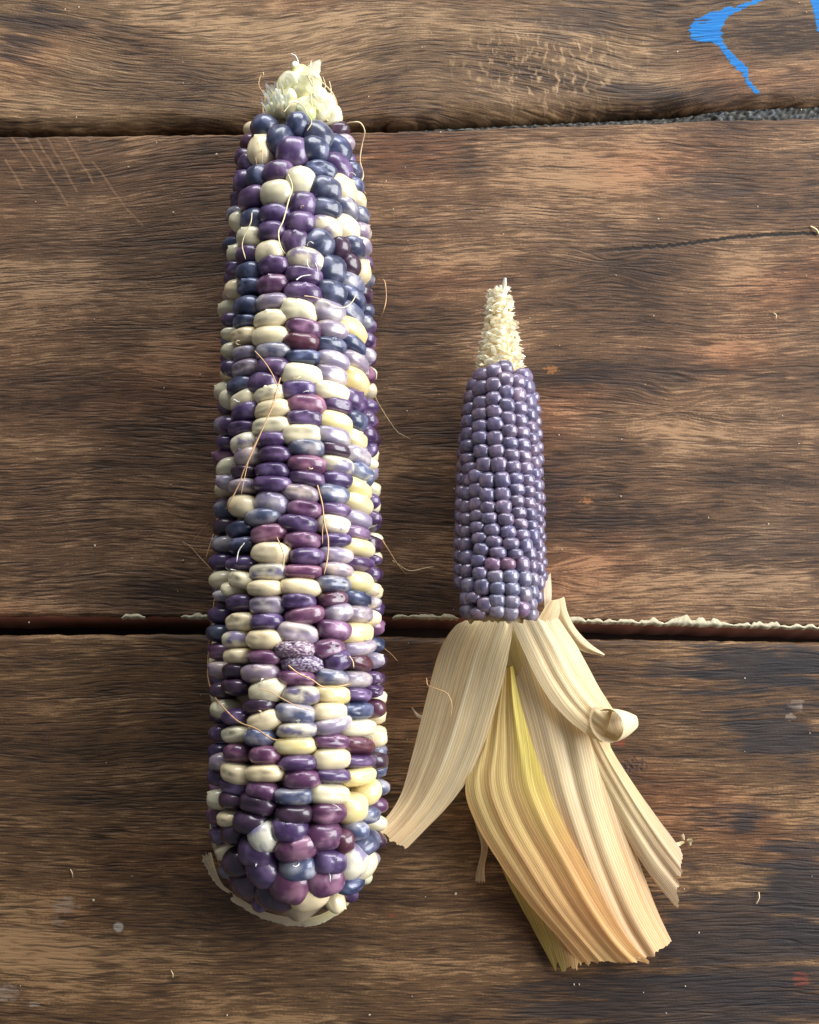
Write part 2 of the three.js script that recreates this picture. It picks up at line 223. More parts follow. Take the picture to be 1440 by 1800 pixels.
// a kernel: cushion-shaped cap, wedge narrowing into the cob, sometimes a dented crown and a silk scar
function kernelGeo(o) {
  const { c, n, t, w, h, d, pig, seed, dent = 0, rot = 0, NU = 20, NV = 14, pu = 2.7, sk = 0, z0p = 0.74 } = o;
  const r = rng(seed * 7919 + 13), uA = new THREE.Vector3().crossVectors(t, n).normalize(), vA = new THREE.Vector3().crossVectors(n, uA).normalize();
  const cr = Math.cos(rot), sr = Math.sin(rot), U = uA.clone().multiplyScalar(cr).addScaledVector(vA, sr), V = vA.clone().multiplyScalar(cr).addScaledVector(uA, -sr);
  const [A, Bc] = PIG[pig], s1 = r() * 50, s2 = r() * 50, tone = 0.86 + 0.28 * r(), hue = (r() - 0.5) * 0.14, lump = 0.06 + 0.08 * r(), lean = (r() - 0.5) * 0.16, mb = (r() - 0.5) * 0.25;
  const pos = [], col = [], idx = [];
  for (let j = 0; j <= NV; j++) for (let i = 0; i <= NU; i++) {
    const th = Math.PI * j / NV, ph = 2 * Math.PI * i / NU, st = Math.sin(th), ct = Math.cos(th);
    const cx = Math.cos(ph), cy = Math.sin(ph), k = Math.pow(Math.pow(Math.abs(cx), pu) + Math.pow(Math.abs(cy), pu), -1 / pu);
    const rad = Math.pow(st, z0p); let x = cx * k * rad, y = cy * k * rad, z = Math.sign(ct) * Math.pow(Math.abs(ct), 0.9);
    const wob = 1 + lump * noise(cx * 1.3 + s1, cy * 1.3 + s2 + z); x *= wob; y *= wob;
    if (z < 0) { const f = 1 + 0.30 * z; x *= f; y *= f; }
    if (z > 0) { z -= dent * Math.exp(-(x * x / 0.42 + (y + 0.12) * (y + 0.12) / 0.12)); z += 0.05 * noise(x * 1.6 + s1, y * 1.6 + s2) + 0.005 * noise(x * 6 + s1, y * 3 + s2); }
    if (sk && z > 0.2) z += sk * Math.exp(-((x * x) + (y - 0.62) * (y - 0.62)) / 0.012);
    y += lean * x * 0.5;
    const X = x * w / 2, Y = y * h / 2, Z = z * d / 2;
    pos.push(c.x + U.x * X + V.x * Y + n.x * Z, c.y + U.y * X + V.y * Y + n.y * Z, c.z + U.z * X + V.z * Y + n.z * Z);
    const pat = noise(x * 1.1 + s2, y * 1.1 + s1) * 1.1 + 0.45 * noise(x * 5 + s1, y * 1.6 + s2) + 0.22 * noise(x * 9 + s2, y * 7 + s1) + mb;
    let m = pig === 'S' ? smooth(-0.02, 0.22, noise(x * 7 + s1, y * 7 + s2) + 0.6 * noise(x * 15, y * 15 + s1)) : pig === 'G' ? smooth(0.0, 0.4, pat + 0.05) : smooth(-0.22, 0.55, pat);
    if (pig === 'W' || pig === 'Y') m = smooth(-0.4, 0.6, pat);
    const cc = mix3(A, Bc, m); col.push(cc[0] * tone * (1 + hue), cc[1] * tone, cc[2] * tone * (1 - hue));
  }
  for (let j = 0; j < NV; j++) for (let i = 0; i < NU; i++) { const a = j * (NU + 1) + i, b = a + NU + 1; if (j > 0) idx.push(a, b, a + 1); if (j < NV - 1) idx.push(a + 1, b, b + 1); }
  const g = geo(pos, idx, { col });
  const nn = g.attributes.normal; // close the seam and the poles
  for (let j = 0; j <= NV; j++) { const a = j * (NU + 1), b = a + NU; const x = nn.getX(a) + nn.getX(b), y = nn.getY(a) + nn.getY(b), z = nn.getZ(a) + nn.getZ(b), l = Math.hypot(x, y, z) || 1; nn.setXYZ(a, x / l, y / l, z / l); nn.setXYZ(b, x / l, y / l, z / l); }
  for (let i = 0; i <= NU; i++) { nn.setXYZ(i, n.x, n.y, n.z); nn.setXYZ(NV * (NU + 1) + i, -n.x, -n.y, -n.z); }
  return g;
}
// an ear as a body of revolution: outline traced as left and right limits at photograph heights
class Ear {
  constructor(outline, axisH) {           // outline: [py, left px, right px]; axisH: height of the axis above the table at [py]
    this.rows = outline.map(([py, l, r]) => { const h = axisH(py), a = at(l, py, h), b = at(r, py, h); return { z: (a.z + b.z) / 2, x: (a.x + b.x) / 2, R: (b.x - a.x) / 2, h }; });
    this.z0 = this.rows[0].z; this.z1 = this.rows[this.rows.length - 1].z;
    this.fx = table1(this.rows.map((q) => [q.z, q.x])); this.fR = table1(this.rows.map((q) => [q.z, q.R])); this.fh = table1(this.rows.map((q) => [q.z, q.h]));
  }
  surf(z, th, dr = 0) {                  // point, outward normal and direction to the tip
    const R = this.fR(z) + dr, p = new THREE.Vector3(this.fx(z) + R * Math.sin(th), this.fh(z) + R * Math.cos(th), z), e = 0.0012;
    const sl = clamp((this.fR(z + e) - this.fR(z - e)) / (2 * e), -1.6, 1.6), rad = new THREE.Vector3(Math.sin(th), Math.cos(th), 0);
    const n = rad.clone().add(new THREE.Vector3(0, 0, -sl)).normalize(), t = new THREE.Vector3(0, 0, -1).addScaledVector(n, n.z).normalize();
    return { p, n, t, th };
  }
  hit(px, py) {                          // the place on the upper side seen at a photograph position
    let y = this.fh(at(px, py, 0.02).z) + 0.01, z, th = 0;
    for (let i = 0; i < 12; i++) { const q = at(px, py, y); z = clamp(q.z, this.z0, this.z1); th = Math.asin(clamp((q.x - this.fx(z)) / Math.max(this.fR(z), 1e-4), -0.985, 0.985)); y = lerp(y, this.fh(z) + this.fR(z) * Math.cos(th), 0.7); }
    return this.surf(z, th);
  }
  top(x, z) { if (z < this.z0 || z > this.z1) return 0; const R = this.fR(z), d = x - this.fx(z); return Math.abs(d) < R ? this.fh(z) + Math.sqrt(R * R - d * d) : 0; }
  core(inset, N = 60, M = 40, z0 = this.z0, z1 = this.z1) {
    const pos = [], idx = []; for (let i = 0; i <= N; i++) { const z = lerp(z0, z1, i / N); for (let j = 0; j <= M; j++) { const q = this.surf(z, 2 * Math.PI * j / M, -Math.min(inset, this.fR(z) * 0.6)).p; pos.push(q.x, q.y, q.z); } }
    for (let i = 0; i < N; i++) for (let j = 0; j < M; j++) { const a = i * (M + 1) + j, b = a + M + 1; idx.push(a, b, a + 1, a + 1, b, b + 1); }
    return geo(pos, idx);
  }
}
const parse = (s, sc, ox, oy) => s.trim().split(/\s*;\s*/).filter(Boolean).map((e) => { const [x, y, w, h, p, rot = 0] = e.split(/[ ,]+/); return { x: ox + x / sc, y: oy + y / sc, w: w / sc, h: h / sc, pig: p, rot: +rot * Math.PI / 180 }; });

// ---------------------------------------------------------------- the large multicoloured ear
const big = new Ear([[178, 492, 562], [190, 460, 590], [215, 438, 608], [250, 424, 624], [300, 408, 641], [380, 398, 652], [450, 391, 659], [600, 382, 664], [800, 374, 671], [1000, 369, 677], [1200, 362, 683], [1330, 360, 687], [1410, 362, 687], [1470, 368, 683], [1520, 381, 672], [1560, 402, 650], [1590, 428, 622], [1608, 462, 590], [1618, 500, 552]], table1([[170, 0.0150], [400, 0.0185], [900, 0.0212], [1400, 0.0228], [1620, 0.0226]]));
const kernelsBig = [
  ...parse(`275 190 160 180 N -25;450 290 225 240 N;640 168 212 205 N;870 268 265 205 N -48;260 400 185 270 W;580 410 280 255 P;815 395 235 205 N -10;1060 390 160 220 N -40;150 535 110 160 P;435 590 265 195 P;235 640 170 205 N;890 580 265 165 N -10;1070 570 200 200 P -40;665 660 255 240 W;115 690 100 190 P;425 770 288 215 W;185 825 205 185 P;920 745 255 205 N -10;1090 760 195 235 W -30;690 862 245 215 P;405 945 280 165 P;935 905 255 175 N -8;1130 915 165 175 B -30;670 1020 285 185 P;185 1005 190 190 N;380 1095 250 160 P;935 1072 258 185 G -12;1125 1080 190 215 W -20;70 1030 80 160 W`, 4.8, 390, 170),
  ...parse(`245 50 172 150 W;430 165 240 190 W;665 85 245 210 P;890 100 235 225 N -45;1075 130 150 170 D;1200 140 130 150 N -15;135 190 90 135 W;235 195 175 150 P;770 225 305 195 G -12;470 270 265 150 P;1010 300 215 225 N;1175 275 135 175 D -20;1275 330 90 185 W;115 310 85 100 P;235 330 192 150 N;750 350 300 150 P -8;455 415 272 150 M;1190 430 165 145 B -10;1005 490 222 190 N -10;110 470 90 135 W;240 445 182 120 N;745 490 305 165 P -5;1195 545 165 155 N -20;455 560 278 135 L;225 600 192 145 N;690 630 295 182 W -8;975 638 268 172 L -8;1185 665 182 160 B -20;445 695 297 140 W;745 770 292 155 M -8;210 725 175 100 N;95 720 70 110 P;1010 790 238 138 L -5;1190 800 200 165 Y -15;440 835 302 168 W;205 840 192 125 W;85 830 66 95 W;720 880 292 138 R;1000 905 248 130 N -5;1195 920 170 135 N -20;460 950 292 142 B;205 975 185 115 L;85 960 80 115 W;740 1000 288 122 N;1015 1030 252 142 L -8;1215 1055 170 132 L -15;1300 1010 66 120 L;1290 740 60 110 B;1290 880 60 115 P`, 4.5, 370, 400),
  ...parse(`250 105 210 138 L;120 105 80 115 P;490 90 265 152 P -5;750 145 312 168 W -4;1025 150 242 152 L -8;1225 205 172 182 Y -15;410 210 235 160 P 3;205 235 185 135 N 5;730 260 285 148 P;1010 282 268 142 W -5;465 295 255 132 W 10;240 350 212 145 W 12;105 340 80 145 W;795 375 302 158 M -5;490 410 292 138 W 3;1220 360 158 175 P -15;1065 390 222 122 P -3;255 440 192 132 P 10;780 485 288 132 P -5;475 540 308 142 W 3;1045 515 258 152 Y -6;1225 510 145 155 N -10;1310 510 65 125 P;215 565 200 112 P;120 540 66 115 P;745 605 312 158 W -2;480 645 255 118 P;1030 620 262 142 L -6;90 680 72 105 P;240 680 200 142 G 10;795 710 282 132 B -2;1220 655 162 138 Y -10;1310 620 85 125 P;1050 730 232 112 D -5;510 760 245 125 P;260 780 202 142 L 12;800 840 292 138 M -4;1240 785 172 138 L -12;1070 850 252 138 G -6;95 880 105 135 W 20;490 885 285 122 P -3;230 900 185 105 D;800 945 292 122 P -6;1265 920 152 142 B -15;1330 740 50 115 P;1330 850 60 95 W;1065 960 232 128 P -5;480 990 302 118 P -3;95 985 85 112 L;220 1010 192 112 L`, 4.3636, 360, 620),
  ...parse(`1205 70 182 132 Y -10;460 170 275 165 L -10;715 95 278 128 L -10;1000 105 242 138 B -6;225 200 222 160 W -15;1205 180 188 132 Y -6;745 215 265 132 M -5;1025 225 228 108 P -5;1310 170 56 115 P;385 275 262 125 B 5;695 325 298 124 P -4;190 370 180 118 N 12;1015 335 228 132 G -4;1205 300 182 124 L -8;1310 300 66 105 P;430 400 275 132 M 8;735 450 272 122 M;1190 405 168 102 C -8;1030 450 215 108 P;205 490 190 108 N 5;460 545 292 148 W;770 570 255 122 P 2;1215 512 192 124 Y;1035 565 232 118 L;190 630 202 105 P;435 685 288 128 G;735 685 292 98 M -3;1030 675 222 102 L -4;1225 630 175 105 P -3;1320 610 56 85 P;205 745 185 125 W -12;1005 780 252 118 B -3;410 810 272 118 W;715 800 312 132 W -3;1215 765 188 142 Y;130 825 100 105 W -10;1310 715 66 105 P;1305 825 80 95 W;695 910 264 122 P;1005 890 205 115 R 8;1200 890 188 112 N -6;185 920 192 115 P;420 935 272 138 L 2;50 870 60 80 L;760 1010 302 130 M 8;1045 995 192 132 L 15;1320 925 64 95 L;1215 1010 158 124 L 4;1320 1040 66 115 W`, 4.2353, 360, 840),
  ...parse(`230 85 208 128 W;450 85 242 118 P;1030 145 232 132 M -6;705 165 308 148 L -4;1215 170 198 146 Y 8;200 215 168 118 G;435 215 278 142 W;690 290 288 128 S;980 280 242 132 M 5;1225 280 202 108 L 8;205 335 172 112 W;430 345 248 112 M -6;755 395 298 122 S;1050 370 182 142 P 20;1225 385 168 112 R -8;1330 370 76 105 L;395 460 288 138 L;180 445 155 112 D;700 495 282 112 M -2;1005 490 242 112 B -3;1215 510 184 118 L;1335 500 66 95 P;455 590 275 165 W 15;185 560 182 112 D;740 620 282 132 G;1015 615 248 128 Y;1215 620 160 98 P;1325 595 76 85 P;85 725 110 128 W;385 700 235 112 D 10;980 745 242 128 W 3;695 755 302 142 B -3;1220 735 198 122 N;200 780 175 108 P;435 810 255 142 W 14;1345 720 66 125 R;1005 840 264 124 L 10;1235 860 212 122 W 5;715 875 302 112 G 4;195 905 188 118 W 6;385 925 224 128 B;1360 940 66 124 W;695 990 302 128 Y;1000 960 248 108 M -2;1225 985 208 118 R -4;70 590 70 110 D;65 900 70 120 P`, 4.1143, 350, 1070),
  ...parse(`230 95 165 132 M;455 110 224 128 M;1015 140 258 148 W 6;1245 155 202 94 P 4;120 160 80 115 L;740 170 272 118 P 3;230 240 194 140 W -12;460 240 278 118 W;770 285 265 135 M 5;1020 260 238 98 P;1240 262 190 118 Y 10;1318 372 95 150 Y 35;440 365 235 132 M -4;700 405 282 112 B;995 390 282 138 W;200 335 185 105 P -8;105 420 66 135 W;100 270 60 115 P;1190 495 172 190 Y;395 460 255 142 D -10;195 430 155 130 D;700 545 274 142 D;990 530 242 142 M;340 600 235 150 D -8;185 570 130 110 W;450 700 205 210 G 20;660 655 265 168 P -8;955 695 244 182 M;200 670 130 155 D;1105 745 135 155 R 15;1310 540 90 110 B;1210 650 115 125 B;1285 760 135 120 N 20;385 830 245 190 P -20;715 800 312 168 M 10;1185 880 175 225 G 10;995 885 234 162 P -5;740 955 275 152 B 5;230 890 140 175 D;445 985 215 215 P 35;1275 930 110 165 W 15;960 1045 265 185 M 15;665 1080 295 215 M -15;1160 1055 135 105 N 15;290 1075 160 155 D;530 1180 268 155 D -25;820 1170 275 165 W 25`, 4, 340, 1300),
];
const cobLarge = thing('large_corn_cob', 'large ear of corn with mixed navy, purple, magenta and cream kernels', 'corn cob');
const coreMat = new THREE.MeshStandardMaterial({ color: new THREE.Color().setRGB(0.33, 0.26, 0.17), roughness: 0.9 });
mesh('cob_core', big.core(0.0062), coreMat, cobLarge);
function placeKernels(ear, list, parent, material, opt) {
  const placed = []; let seed = opt.seed;
  const add = (q, w, h, pig, rot, own) => {
    const r = rng(++seed * 31), d = opt.depth * (0.92 + 0.16 * r()), c = q.p.clone().addScaledVector(q.n, -d * 0.5 + (r() - 0.5) * opt.bump);
    const round = Math.min(1, h / w);
    const g = kernelGeo({ c, n: q.n, t: q.t, w, h, d, pig, seed, rot: rot + (r() - 0.5) * opt.twist, dent: opt.dent && round < 0.62 && r() < 0.5 ? opt.dent * (0.4 + 0.8 * r()) : 0, NU: pig === 'S' ? 56 : own ? 24 : 14, NV: pig === 'S' ? 44 : own ? 16 : 9, pu: opt.pu, z0p: opt.z0p, sk: own && r() < opt.scar ? 0.16 : 0 });
    placed.push(q.p); return g;
  };
  for (const k of list) {
    const q = ear.hit(k.x, k.y), mp = depthOf(q.p) / FPX, cosU = Math.max(0.42, Math.cos(q.th)), cosV = Math.max(0.6, Math.sqrt(Math.max(0, 1 - q.n.z * q.n.z)));
    const w = clamp(k.w * mp / cosU * (opt.growW ?? opt.grow), opt.w * 0.55, opt.w * 1.35), h = clamp(k.h * mp / cosV * opt.grow, opt.h * 0.6, opt.h * 2.1);
    const near = placed.some((p) => p.distanceTo(q.p) < opt.h * 0.42); if (near) continue;
    mesh('kernel', add(q, w, h, k.pig, k.rot, true), material, parent);
  }
  const rest = [], r = rng(opt.seed + 5);
  for (let row = 0; row < opt.rowsAround; row++) for (let z = ear.z0 + opt.h * (opt.startGap ?? 0.6); z < ear.z1 - opt.h * (opt.endGap ?? 0.3); z += opt.h * 0.98) {
    const th = (row + (r() - 0.5) * 0.1) / opt.rowsAround * 2 * Math.PI, q = ear.surf(z + (row % 2) * opt.h * 0.5, th);
    if (placed.some((p) => { const e = p.clone().sub(q.p), a = e.dot(q.t) / (opt.h * 0.86), b = Math.sqrt(Math.max(0, e.lengthSq() - e.dot(q.t) ** 2)) / (opt.w * 0.80); return a * a + b * b < 1; })) continue;
    const w = Math.min(opt.w, 2 * Math.PI * ear.fR(z) / opt.rowsAround * 1.08);
    const vis = Math.cos(th) > 0.1; if (opt.sideOnly && Math.cos(th) > opt.sideOnly) continue;
    const g = add(q, w, opt.h * 1.04, opt.fill[Math.floor(r() * opt.fill.length)], 0, vis);
    if (vis) mesh('kernel', g, material, parent); else rest.push(g);
  }
  if (rest.length) { const m = mesh('kernel_rows', mergeGeometries(rest), material, parent); m.userData = { kind: 'stuff', label: 'kernels on the underside of the ear' }; }
}
placeKernels(big, kernelsBig, cobLarge, kernelMat, { seed: 100, depth: 0.0088, bump: 0.0007, twist: 0.10, dent: 0.14, grow: 1.19, growW: 1.07, w: 0.0094, h: 0.0044, rowsAround: 14, pu: 2.6, z0p: 0.80, scar: 0.3, fill: 'PNWPMLWDPB', sideOnly: 0.42 });

// ---------------------------------------------------------------- the small purple ear
const small = new Ear([[628, 850, 912], [640, 836, 924], [660, 824, 938], [690, 814, 947], [740, 807, 953], [800, 803, 956], [860, 800, 958], [920, 798, 960], [980, 796, 962], [1030, 796, 962], [1075, 800, 957], [1100, 808, 950], [1120, 820, 938]], table1([[600, 0.0122], [800, 0.0128], [1120, 0.0135]]));
const cobSmall = thing('small_corn_cob', 'small purple ear of corn with bare pale tip and peeled dry husk', 'corn cob');
mesh('cob_core', small.core(0.0034), coreMat, cobSmall);
const colPts = [
  [[822, 674], [817, 697], [815, 718], [813, 740], [812, 762], [811, 784], [812, 806], [817, 822], [818, 843], [815, 866], [812, 890], [814, 912], [812, 934], [812, 957], [814, 980], [815, 1003], [818, 1029], [815, 1052], [816, 1077]],
  [[840, 655], [837, 679], [838, 705], [837, 726], [837, 747], [838, 767], [841, 791], [846, 814], [852, 842], [852, 868], [854, 890], [857, 909], [862, 929], [866, 950], [875, 970], [864, 990], [870, 1012], [874, 1033], [873, 1056], [873, 1077]],
  [[866, 646], [865, 672], [865, 697], [867, 720], [869, 742], [869, 767], [872, 790], [877, 814], [883, 841], [884, 866], [886, 889], [891, 911], [896, 932], [902, 954], [911, 972], [895, 990], [901, 1012], [904, 1035], [904, 1058], [901, 1081]],
  [[889, 637], [891, 661], [892, 685], [893, 708], [896, 732], [898, 754], [900, 776], [903, 797], [906, 818], [912, 838], [914, 858], [914, 878], [918, 899], [922, 919], [926, 938], [932, 957], [925, 990], [930, 1015], [930, 1045], [926, 1072]],
  [[916, 665], [918, 690], [922, 714], [922, 737], [926, 758], [927, 779], [929, 800], [933, 821], [936, 842], [938, 862], [939, 882], [941, 902], [944, 922], [946, 941], [940, 972], [944, 994], [946, 1018], [945, 1040], [943, 1062], [944, 1084]],
  [[932, 655], [937, 676], [941, 703], [943, 728], [943, 750], [945, 769], [948, 790], [950, 812], [951, 832], [952, 853], [953, 873], [954, 893], [955, 913], [956, 933], [955, 956], [957, 978], [957, 1000], [957, 1024], [955, 1050]],
  [[832, 836], [833, 860], [834, 884], [836, 905], [836, 925], [840, 944], [845, 964], [839, 984], [842, 1007], [846, 1031], [851, 1063], [838, 1081], [827, 1051]],
];
const kernelsSmall = [];
colPts.forEach((pts, ci) => pts.forEach(([x, y], i) => { const prev = pts[i - 1] ?? [0, y - 22], next = pts[i + 1] ?? [0, y + 22]; const h = clamp((next[1] - prev[1]) / 2, 18, 26) * 1.04;
  const pig = (ci === 2 && i === 15) || (ci === 1 && i === 15) || (ci === 3 && i === 19) ? 'C' : y > 985 + 12 * ((i * 5 + ci) % 4) && ci < 5 ? 'Q' : 'V'; const X = ci === 6 || (ci === 0 && y > 830) ? x - 3 : x; kernelsSmall.push({ x: X, y, w: 27 * Math.sqrt(Math.max(0.12, 1 - ((X - 879) / 80) ** 2)), h, pig, rot: 0 }); }));
placeKernels(small, kernelsSmall, cobSmall, freshMat, { seed: 4000, depth: 0.0050, bump: 0.0003, twist: 0.12, dent: 0, grow: 1.20, w: 0.0044, h: 0.0034, rowsAround: 17, pu: 2.7, z0p: 0.74, scar: 0.45, fill: 'V', endGap: 4, startGap: 3.2, sideOnly: 0.5 });

// papery glumes on the bare tips
const chaffMat = new THREE.MeshPhysicalMaterial({ color: 0xffffff, vertexColors: true, roughness: 0.92, side: THREE.DoubleSide, transmission: 0.3, thickness: 0 });
function glume(c, n, t, len, wid, curl, tint, r) {     // a cupped pointed scale
  const U = new THREE.Vector3().crossVectors(t, n).normalize(), pos = [], idx = [], col = [], N = 5, M = 4, sk = (r() - 0.5) * 0.5;
  for (let i = 0; i <= N; i++) for (let j = 0; j <= M; j++) {
    const s = i / N, v = j / M - 0.5, w = wid * Math.pow(Math.sin(Math.PI * (0.16 + 0.66 * s)), 0.6) * (1 + 0.3 * (r() - 0.5)), a = s * curl;
    const p = c.clone().addScaledVector(t, len * Math.sin(a) / curl).addScaledVector(n, len * (1 - Math.cos(a)) / curl * 0.9 + wid * 0.5 * (0.25 - v * v) * 2 + (r() - 0.5) * wid * 0.12).addScaledVector(U, (v + sk * s * 0.5) * w);
    pos.push(p.x, p.y, p.z); const g = 0.85 + 0.3 * r(); col.push(tint[0] * g, tint[1] * g, tint[2] * g * (1 - 0.25 * (1 - s)));
  }
  for (let i = 0; i < N; i++) for (let j = 0; j < M; j++) { const a = i * (M + 1) + j, b = a + M + 1; idx.push(a, b, a + 1, a + 1, b, b + 1); }
  return geo(pos, idx, { col });
}
{ const tip = new Ear([[517, 861, 893], [524, 858, 897], [560, 854, 903], [600, 848, 912], [640, 840, 919], [662, 837, 923]], table1([[500, 0.0118], [660, 0.0124]]));
  mesh('tip_core', tip.core(0.0011, 20, 24), new THREE.MeshStandardMaterial({ color: new THREE.Color().setRGB(0.70, 0.52, 0.29), roughness: 0.85 }), cobSmall);
  const r = rng(91), parts = [];
  for (let z = tip.z0; z < tip.z1; z += 0.0013) { const R = tip.fR(z), cnt = Math.max(7, Math.round(2 * Math.PI * R / 0.0016)); for (let i = 0; i < cnt; i++) { const q = tip.surf(z + (r() - 0.5) * 0.0012, 2 * Math.PI * (i + r() * 0.8) / cnt, -0.0009); const t = q.t.clone().addScaledVector(q.n, 0.10 + 0.65 * r()).addScaledVector(new THREE.Vector3().crossVectors(q.t, q.n), (r() - 0.5) * 1.3).normalize(); const n = q.n.clone().addScaledVector(t, -q.n.dot(t)).normalize();
    parts.push(glume(q.p, n, t, 0.0010 + 0.0011 * r(), 0.0014 + 0.0013 * r(), 0.9 + 1.5 * r(), mix3([0.90, 0.88, 0.82], [0.82, 0.68, 0.45], r() * r()), r)); } }
  const top = tip.surf(tip.z0, 0); for (const [dx, l] of [[0.0012, 0.0036], [-0.0008, 0.0016], [0.0002, 0.0018]]) parts.push(glume(top.p.clone().add(new THREE.Vector3(dx, -0.001, 0)), new THREE.Vector3(0, 1, 0), new THREE.Vector3(dx * 60, 0.25, -1).normalize(), l, 0.0011, 0.3, [0.86, 0.83, 0.76], r));
  const m = mesh('tip_chaff', mergeGeometries(parts), chaffMat, cobSmall); m.userData = { kind: 'stuff', label: 'cream papery chaff on the bare tip' }; }
// undeveloped pale tip of the large ear: soft lumps, torn film and silk ends
{ const tipE = new Ear([[118, 518, 536], [140, 500, 556], [165, 490, 574], [195, 474, 590], [225, 464, 600]], table1([[110, 0.0150], [230, 0.0160]]));
  mesh('tip_core', tipE.core(0.0022, 16, 24), new THREE.MeshStandardMaterial({ color: new THREE.Color().setRGB(0.62, 0.55, 0.33), roughness: 0.7 }), cobLarge);
  PIG.T = [[0.74, 0.68, 0.38], [0.84, 0.81, 0.66]]; PIG.U = [[0.66, 0.70, 0.26], [0.76, 0.76, 0.46]];
  const soft = new THREE.MeshPhysicalMaterial({ color: 0xffffff, vertexColors: true, roughness: 0.35, clearcoat: 0.4, clearcoatRoughness: 0.25 });
  const r = rng(17);
  `500 142 34 50 T;526 130 30 52 U;552 138 32 44 T;528 160 44 30 T;508 168 36 30 T;560 164 42 36 T;486 172 34 36 T;540 182 46 30 T;580 180 34 40 T;514 188 40 26 T;478 192 30 30 T;566 192 38 34 T;592 198 26 30 T;538 200 40 30 U;520 118 16 22 T;498 190 36 28 T`.split(';').forEach((e, i) => { const [x, y, w, h, p] = e.split(' '), q = tipE.hit(+x, +y), mp = depthOf(q.p) / FPX;
    mesh('undeveloped_kernel', kernelGeo({ c: q.p.clone().addScaledVector(q.n, -0.0012), n: q.n, t: q.t, w: w * mp * 1.0, h: h * mp * 1.08, d: 0.0055, pig: p, seed: 600 + i, rot: (r() - 0.5) * 0.9, pu: 2.1, NU: 18, NV: 12 }), soft, cobLarge); });
  const parts = [];
  for (let i = 0; i < 13; i++) { const x = lerp(470, 600, r()), y = lerp(122, 205, r()); if (Math.abs(x - 528) > 14 + (y - 112) * 0.3) continue; const q = tipE.hit(x, y); const t = q.t.clone().addScaledVector(q.n, 0.05 + 0.4 * r()).addScaledVector(new THREE.Vector3().crossVectors(q.t, q.n), (r() - 0.5) * 1.6).normalize(), n = q.n.clone().addScaledVector(t, -q.n.dot(t)).normalize();
    parts.push(glume(q.p.clone().addScaledVector(q.n, 0.0004), n, t, 0.0028 + 0.0030 * r(), 0.0030 + 0.0030 * r(), 0.8 + r(), [0.84, 0.83, 0.74], r)); }
  for (let i = 0; i < 40; i++) { const x = lerp(466, 508, r()), y = lerp(168, 205, r()), q = tipE.hit(x, y), t = q.t.clone().addScaledVector(q.n, 0.5 * r()).addScaledVector(new THREE.Vector3().crossVectors(q.t, q.n), (r() - 0.5) * 1.5).normalize(), n = q.n.clone().addScaledVector(t, -q.n.dot(t)).normalize();
    parts.push(glume(q.p.clone().addScaledVector(q.n, 0.001), n, t, 0.002 + 0.003 * r(), 0.0006 + 0.0006 * r(), 0.4 + r(), [0.80, 0.82, 0.80], r)); }
  const m = mesh('tip_film', mergeGeometries(parts), new THREE.MeshPhysicalMaterial({ color: 0xffffff, vertexColors: true, roughness: 0.72, clearcoat: 0.3, clearcoatRoughness: 0.3, side: THREE.DoubleSide, transmission: 0.5, thickness: 0 }), cobLarge); m.userData = { kind: 'stuff', label: 'torn translucent film at the pale tip' }; }

// ---------------------------------------------------------------- husk
const VW = 1024, VH = 512;
const veins = (() => { const c = new Uint8Array(VW * VH * 4), b = new Uint8Array(VW * VH * 4); const r = rng(5), line = new Float32Array(VW), tone = new Float32Array(VW);
  // parallel veins: main ribs every 12 to 26 columns, finer ones between
  let x = 0; while (x < VW) { const s = 1.0 + r() * 1.5; for (let k = -8; k <= 8; k++) line[(x + k + VW) % VW] = Math.max(line[(x + k + VW) % VW], Math.exp(-k * k / (s * s)) * (0.55 + 0.45 * r())); x += 6 + Math.floor(r() * 11); }
  for (let i = 0; i < VW; i++) tone[i] = 0.5 * noise(i / 40, 3) + 0.35 * noise(i / 9, 8) + 0.3 * noise(i / 3, 1);
  for (let j = 0; j < VH; j++) for (let i = 0; i < VW; i++) { const o = (j * VW + i) * 4, k = (i + Math.round(3 * noise(i / 120, j / 60)) + VW) % VW, l = line[k], t = tone[k] + 0.25 * noise(i / 5, j / 40) + 0.15 * noise(i / 30, j / 25);
    const g = 0.86 + 0.13 * t; c[o] = clamp(g + 0.04 + 0.10 * l) * 255; c[o + 1] = clamp(g - 0.05 + 0.22 * l) * 255; c[o + 2] = clamp(g - 0.15 + 0.36 * l - 0.05 * t) * 255; c[o + 3] = 255;
    const h = clamp(0.35 + 0.5 * l + 0.18 * t) * 255; b[o] = b[o + 1] = b[o + 2] = h; b[o + 3] = 255; }
  return { c: dataTex(VW, VH, (d) => d.set(c), true), b: dataTex(VW, VH, (d) => d.set(b), false) }; })();
const huskMat = new THREE.MeshPhysicalMaterial({ color: 0xffffff, map: veins.c, bumpMap: veins.b, bumpScale: 0.00007, vertexColors: true, roughness: 0.96, clearcoat: 0.22, clearcoatRoughness: 0.38, side: THREE.DoubleSide, transmission: 0.42, thickness: 0 });
const CREAM = [0.97, 0.89, 0.58], PALE = [0.97, 0.93, 0.68], ORANGE = [0.96, 0.66, 0.29], GREENY = [0.86, 0.84, 0.20], TAN = [0.86, 0.64, 0.36];
